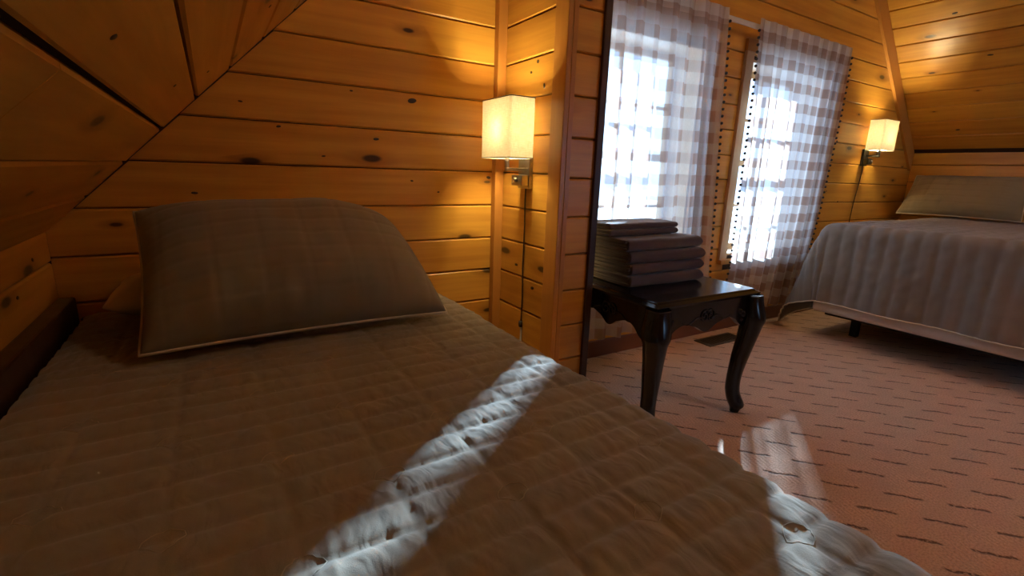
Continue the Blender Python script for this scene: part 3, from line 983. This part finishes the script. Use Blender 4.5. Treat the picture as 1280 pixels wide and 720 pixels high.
def apron(cx, cy, length, rz):
    """scalloped board, local x along length, outer face towards -y"""
    n = 40
    th = 0.020
    V, F = [], []
    def bot(s):
        # s in -1..1
        a = abs(s)
        z = 0.098 - 0.020*math.cos(a*PI*1.0)*0 
        z = 0.092 + 0.020*max(0, math.cos(s*PI*2.2))*math.exp(-(s*3)**2) - 0.014*math.sin(a*PI)**2 + 0.010*math.sin(a*PI*3)*a + 0.030*max(0, a-0.72)/0.28
        return AZ1-z
    for i in range(n+1):
        s = -1+2*i/n; x = s*length/2
        for y in (-th/2, th/2):
            V += [(x, y, bot(s)), (x, y, AZ1)]
    for i in range(n):
        a = i*4; b = a+4
        F += [(a, b, b+1, a+1), (a+2, a+3, b+3, b+2), (a, a+2, b+2, b), (a+1, b+1, b+3, a+3)]
    F += [(0, 1, 3, 2), (4*n, 4*n+2, 4*n+3, 4*n+1)]
    o = mesh_obj('apron', V, F, BLACKLAC, tb)
    o.location = (cx, cy, 0); o.rotation_euler = (0, 0, rz)
    # carved scroll ornament in the middle of the board
    tv, tf = [], []
    zc = AZ1-0.052
    for sg in (-1, 1):
        pts = []
        for k in range(34):
            an = k/33*2.3*2*PI/1.0*0.62
            rr = 0.005+0.0022*an
            pts.append((sg*(0.016+rr*math.cos(an)), -th/2-.0015, zc+rr*math.sin(an)))
        tube_data(pts, 0.0034, 6, False, tv, tf)
        pts = [(sg*(0.02+0.11*k/20), -th/2-.001, zc-0.012+0.010*math.sin(k/20*PI*2)) for k in range(21)]
        tube_data(pts, lambda i: 0.0042*(1-i/24), 6, False, tv, tf)
    s = mesh_obj('carved_scroll', tv, tf, BLACKLAC, o, True)
    return o
hx, hy = TW/2-INS, TD/2-INS
apron(0, -hy-.000, 2*hx-.05, 0)
apron(0, hy, 2*hx-.05, PI)
apron(-hx, 0, 2*hy-.05, -PI/2)
apron(hx, 0, 2*hy-.05, PI/2)
LEGF = lambda z: 1.35 if z > 0.36 else (1.35+0.25*min(1, (0.36-z)/0.12) if z > 0.1 else 1.25+0.35*z/0.1)
def cabriole(sx, sy):
    # centre line offset outwards along the diagonal, with half width, from top to floor
    ctrl = [(AZ1, 0.000, 0.026), (0.455, 0.002, 0.028), (0.415, 0.008, 0.032), (0.385, 0.013, 0.033), (0.350, 0.011, 0.029), (0.29, 0.001, 0.0235), (0.22, -0.011, 0.0195),
            (0.15, -0.019, 0.0170), (0.10, -0.019, 0.0172), (0.070, -0.012, 0.0195), (0.045, -0.002, 0.0225), (0.028, 0.004, 0.0215), (0.014, 0.002, 0.016), (0.0, 0.000, 0.0135)]
    V, F = [], []
    seg = 16
    N = 52
    def samp(t):
        x = t*(len(ctrl)-1); i = min(int(x), len(ctrl)-2); f = x-i
        P = [ctrl[max(i-1, 0)], ctrl[i], ctrl[i+1], ctrl[min(i+2, len(ctrl)-1)]]
        return [0.5*((2*P[1][m])+(-P[0][m]+P[2][m])*f+(2*P[0][m]-5*P[1][m]+4*P[2][m]-P[3][m])*f*f+(-P[0][m]+3*P[1][m]-3*P[2][m]+P[3][m])*f**3) for m in range(3)]
    d = SQ
    for i in range(N+1):
        zc, off, hw = samp(i/N)
        zc = max(0, zc)
        e = 2.0 + 3.0*max(0, min(1, (zc-0.37)/0.08))      # square block at the top, round below
        for k in range(seg):
            an = 2*PI*k/seg+PI/seg
            c, s_ = math.cos(an), math.sin(an)
            rr = LEGF(zc)*hw/((abs(c)**e+abs(s_)**e)**(1/e))
            V.append((sx*(off*d)+rr*c, sy*(off*d)+rr*s_, zc))
    for i in range(N):
        for k in range(seg):
            F.append((i*seg+k, i*seg+(k+1) % seg, (i+1)*seg+(k+1) % seg, (i+1)*seg+k))
    F.append(tuple(range(seg))); F.append(tuple(N*seg+k for k in range(seg))[::-1])
    lg = mesh_obj('leg', V, F, BLACKLAC, tb, True)
    lg.location = (sx*(hx-.006), sy*(hy+.006), 0)
    # carved knee brackets (ears) on both sides of the knee
    for ax in (0, 1):
        bm = bmesh.new()
        for q, (dd, zz, rr) in enumerate(((0.040, 0.415, 0.017), (0.056, 0.425, 0.013), (0.046, 0.395, 0.012), (0.069, 0.432, 0.009))):
            loc = (-sx*dd if ax == 0 else 0, -sy*dd if ax == 1 else 0, zz)
            bmesh.ops.create_uvsphere(bm, u_segments=10, v_segments=7, radius=rr, matrix=Matrix.Translation(loc))
        bm_obj('knee_carving', bm, BLACKLAC, lg, True)
    # leaf carving on the knee
    tv, tf = [], []
    for a_ in (-0.5, 0, 0.5):
        pts = []
        for k in range(10):
            zz = 0.44-0.012*k
            _, off, hw = samp(min(1, max(0, (0.468-zz)/0.1*0.30)))
            an = math.atan2(sy, sx)+a_*(1-k/12)
            pts.append((sx*off*d+(hw+.001)*math.cos(an), sy*off*d+(hw+.001)*math.sin(an), zz))
        tube_data(pts, lambda i: 0.0045*(1-i/12), 6, False, tv, tf)
    mesh_obj('knee_leaf', tv, tf, BLACKLAC, lg, True)
for sx in (-1, 1):
    for sy in (-1, 1): cabriole(sx, sy)

# ------------------------------------------------------------------ folded towels
def towel(name, label, x0, x1, y0, y1, z0, z1, seed, rot=0.0, layers=2, group=None):
    """folded cloth: round fold along the front, cloth edges open at the left end"""
    cx, cy = (x0+x1)/2, (y0+y1)/2
    W, D, H = x1-x0, y1-y0, z1-z0
    root = tag(empty(name, (cx, cy, z0), rot), label, 'towel', group)
    th = H/layers
    def shell(zb, hh, k, wfac):
        r = hh/2
        prof = []
        nb = 16
        for q in range(nb): prof.append((D/2-0.004-(D-r-0.004)*q/nb, -1.0))          # underside, back to front
        for q in range(13):
            an = -PI/2-PI*q/12
            prof.append((-D/2+r+r*math.copysign(abs(math.cos(an))**0.8, math.cos(an)), math.copysign(abs(math.sin(an))**0.8, math.sin(an))))                          # round front fold
        for q in range(1, nb+1): prof.append((-D/2+r+(D-r-0.004)*q/nb, 1.0))
        prof += [(D/2-.001, 0.7), (D/2, 0.0), (D/2-.001, -0.7)]
        NP = len(prof)
        xs = [0, .001, .003, .007] + [0.012+(W-r-0.012)*q/26 for q in range(27)] + [W-r+r*math.sin(PI/2*q/9) for q in range(1, 10)]
        NX = len(xs)-1
        V, F = [], []
        for s in xs:
            er = max(0.0, (s-(W-r))/r)
            f = max(0.04, max(0, 1-er**3)**(1/3))
            if s < 0.007: f *= 0.80+0.20*math.sqrt(s/0.007)
            for yy, zf in prof:
                zz = zf*r*f
                xx = -W/2+s
                q = Vector((xx*9+seed, yy*9, k*3.3))
                wob = noise.noise(q)*0.005
                fine = noise.noise(q*9)*0.0013
                up_ = 1.0 if zf > 0.3 else (0.0 if zf < -0.5 else 0.5)
                V.append((xx+noise.noise(Vector((yy*22, k, seed)))*0.006*(1 if s < W/2 else .5), yy+wob*1.2+fine, zb+r+zz+(wob*0.5+fine)*up_))
        for i in range(NX):
            for j in range(NP):
                F.append((i*NP+j, i*NP+(j+1) % NP, (i+1)*NP+(j+1) % NP, (i+1)*NP+j))
        F.append(tuple(range(NP))[::-1]); F.append(tuple(NX*NP+j for j in range(NP)))
        return V, F
    V, F = shell(0.0, H, seed, 1.0)
    mesh_obj('fold', V, F, TOWEL, root, True)
    # edges of the inner layers show at the left end
    for k in range(layers):
        V, F = shell(k*th+th*0.10, th*0.78, seed+k+1, 1.0)
        o = mesh_obj('cloth_layer', [(-W/2-0.010+0.004*((k+seed) % 3)+(x+W/2)*0.30, y*0.93, z) for x, y, z in V], F, TOWEL, root, True)
    return root
tz0 = TT+0.001
tH = 0.0430
names = ['lowest plum grey bath towel of the folded stack, lying on the black table',
         'second plum grey bath towel up from the black table',
         'third plum grey bath towel up from the black table',
         'topmost large plum grey bath towel, under the two small ones']
offs = [(0.0, 0.0), (0.002, 0.004), (-0.006, -0.003), (-0.018, 0.004)]
for i in range(4):
    ox, oy = offs[i]
    towel('bath_towel', names[i], 1.272+ox-.012*i*.3, 1.655+ox, 1.215+oy, 1.462+oy, tz0+i*(tH+.0018), tz0+i*(tH+.0018)+tH, i+1, R([-2, -1, -2.5, -1][i]), 3, 'folded bath towels on the table')
z5 = tz0+4*(tH+.0018)+.001
towel('hand_towel', 'lower small plum grey hand towel on top of the bath towels', 1.222, 1.588, 1.300, 1.450, z5, z5+.023, 7, R(1), 2, 'small folded towels')
towel('hand_towel', 'uppermost small plum grey hand towel crowning the stack', 1.226, 1.582, 1.305, 1.446, z5+.0246, z5+.0466, 8, R(-1), 2, 'small folded towels')

# ------------------------------------------------------------------ wall lamps
def sconce(label, loc, rz, metal, shade_w=0.205, shade_d=0.100, seed=0):
    """local: y points out of the wall, z up; origin at the wall below the back plate"""
    root = tag(empty('wall_lamp', loc, rz), label, 'lamp')
    root['group'] = 'wall lamps with square linen shades'
    zb = 0.0
    box('back_plate', (-.038, .0005, -.060), (.038, .016, .056), metal, root, .003)
    sw = box('switch_box', (-.036, .0165, -.050), (.034, .048, -.010), metal, root, .004)
    bm = bmesh.new()
    bmesh.ops.create_cone(bm, cap_ends=True, segments=16, radius1=0.008, radius2=0.007, depth=0.012, matrix=Matrix.Translation((-.004, .0545, -.028)) @ Matrix.Rotation(PI/2, 4, 'X'))
    bm_obj('knob', bm, NICKEL, sw, True)
    # square bar arm: out of the plate, along, up into the shade
    arm = bmesh.new()
    box_bm(arm, (-.012, .0165, .002), (.000, .098, .014), .002)
    box_bm(arm, (-.012, .0865, .0142), (.000, .098, .070), .002)
    bm_obj('arm', arm, metal, root)
    z0, z1 = 0.045, 0.247
    y0, y1 = 0.042, 0.042+shade_d
    hw = shade_w/2
    # shade: open box with rounded corners and thin cloth
    def ring(z, o):
        pts = []
        rc = 0.010
        for sx, yy, sy, a0 in ((1, y1, 1, 0), (-1, y1, 1, 90), (-1, y0, -1, 180), (1, y0, -1, 270)):
            for k in range(4):
                an = R(a0+30*k)
                pts.append((sx*(hw-rc)+(rc-o)*math.cos(an), yy-sy*rc+(rc-o)*math.sin(an), z))
        return pts
    V = ring(z0, 0)+ring(z1, 0)+ring(z1, .0015)+ring(z0, .0015)
    n = 16; F = []
    for a, b in ((0, 1), (1, 2), (2, 3), (3, 0)):
        for k in range(n): F.append((a*n+k, a*n+(k+1) % n, b*n+(k+1) % n, b*n+k))
    sh = mesh_obj('lamp_shade', V, F, SHADE, root)
    for z in (z0+.002, z1-.002):
        tube('shade_rim', [Vector(p) for p in ring(z, -.0004)], 0.0016, BRONZE, sh, 5, True)
    # frosted diffusers, added above and below to soften the light cones
    for z in (z0+.006, z1-.006):
        q = ring(z, .003)
        mesh_obj('added_diffuser', q, [tuple(range(16))], DIFFUSER, sh)
    # bulb, socket and spider
    ym = (y0+y1)/2
    bx = -.006
    bm = bmesh.new()
    bmesh.ops.create_cone(bm, cap_ends=True, segments=14, radius1=0.013, radius2=0.013, depth=0.045, matrix=Matrix.Translation((bx, ym, 0.093)))
    bm_obj('socket', bm, metal, root, True)
    tube('spider', [(-hw+.002, ym, .072), (hw-.002, ym, .072)], .0016, metal, root, 6)
    bm = bmesh.new()
    bmesh.ops.create_uvsphere(bm, u_segments=16, v_segments=10, radius=0.024, matrix=Matrix.Translation((bx, ym, 0.142)) @ Matrix.Diagonal((1, 1, 1.2, 1)))
    bm_obj('bulb', bm, BULB, root, True)
    ld = bpy.data.lights.new('bulb_light', 'POINT'); ld.energy = LAMP_W; ld.color = (1.0, 0.82, 0.44); ld.shadow_soft_size = 0.030
    lo = bpy.data.objects.new('bulb_light', ld); link(lo, root); lo.location = (bx, ym, 0.142)
    return root
l1 = sconce('lit wall lamp with square linen shade on the partition above the alcove bed', (PX0-.0002, 1.545, 0.908), R(90), NICKEL)
l2 = sconce('lit wall lamp with square linen shade beside the double bed pillows', (4.025, YF-.0002, 1.090), R(180), BRONZE)
# lamp cords, parts of the lamps
def in_root(o, root):
    m = Matrix.Translation(root.location) @ root.rotation_euler.to_matrix().to_4x4()
    o.parent = root; o.matrix_parent_inverse = m.inverted(); return o
xx = PX0-.0045
c = tube('cord', [(xx, 1.545, 0.848), (xx, 1.546, 0.80), (xx, 1.543, 0.70), (xx, 1.545, 0.55), (xx, 1.540, 0.43), (xx, 1.542, 0.33)], .0028, CORD); in_root(c, l1)
c = tube('cord_switch', [(xx-.002, 1.542, 0.330), (xx-.003, 1.542, 0.318), (xx-.002, 1.541, 0.306)], .0075, CORD); in_root(c, l1)
c = tube('plug_lead', [(xx, 1.541, 0.306), (xx, 1.540, 0.23), (xx, 1.538, 0.12)], .0040, WHITEP); in_root(c, l1)
yy = YF-.0045
c = tube('cord', [(4.03, yy, 1.030), (4.035, yy, 0.98), (4.02, yy, 0.88), (4.00, yy, 0.76), (3.99, yy, 0.62), (3.99, yy, 0.3)], .0028, CORD); in_root(c, l2)

# ------------------------------------------------------------------ fill light added on the ridge to brighten the room, unseen behind the camera
cl = tag(empty('added_fill_light', (RIDGE, -0.75, ZL(RIDGE)-.10)), 'round frosted fill light added out of view at the roof ridge', 'lamp')
tube('stem', [(0, 0, .085), (0, 0, -.06)], .008, BRONZE, cl)
bm = bmesh.new(); bmesh.ops.create_cone(bm, cap_ends=True, segments=20, radius1=.075, radius2=.05, depth=.03, matrix=Matrix.Translation((0, 0, -.07)))
bm_obj('canopy', bm, BRONZE, cl, True)
bm = bmesh.new(); bmesh.ops.create_uvsphere(bm, u_segments=20, v_segments=12, radius=.10, matrix=Matrix.Translation((0, 0, -.18)))
bm_obj('globe', bm, DIFFUSER, cl, True)
ld = bpy.data.lights.new('globe_fill_light', 'POINT'); ld.energy = 60.0; ld.color = (1.0, 0.80, 0.58); ld.shadow_soft_size = 0.105
lo = link(bpy.data.objects.new('globe_fill_light', ld), cl); lo.location = (0, 0, -.18)

# ------------------------------------------------------------------ floor register
v = tag(empty('floor_vent', (2.43, 1.615, 0)), 'brown metal floor vent set in the carpet below the curtains', 'vent')
bm = bmesh.new()
for lo, hi in (((-.155, -.055, 0), (.155, -.042, .006)), ((-.155, .042, 0), (.155, .055, .006)), ((-.155, -.042, 0), (-.140, .042, .006)), ((.140, -.042, 0), (.155, .042, .006))):
    box_bm(bm, lo, hi)
bm_obj('frame', bm, VENTM, v)
bm = bmesh.new(); box_bm(bm, (-.140, -.042, .0003), (.140, .042, .0012)); bm_obj('well', bm, BLACKM, v)
for i in range(14):
    bm = bmesh.new(); x = -.130+.020*i
    box_bm(bm, (x-.004, -.0415, .0015), (x+.004, .0415, .005)); bm_obj('slat', bm, VENTM, v)

# ------------------------------------------------------------------ ground outside, seen only as brightness behind the curtains
gr = struct(mesh_obj('ground', [(-40, YO+.05, -2.8), (60, YO+.05, -2.8), (60, 80, -2.8), (-40, 80, -2.8)], [(0, 1, 2, 3)], SNOW))
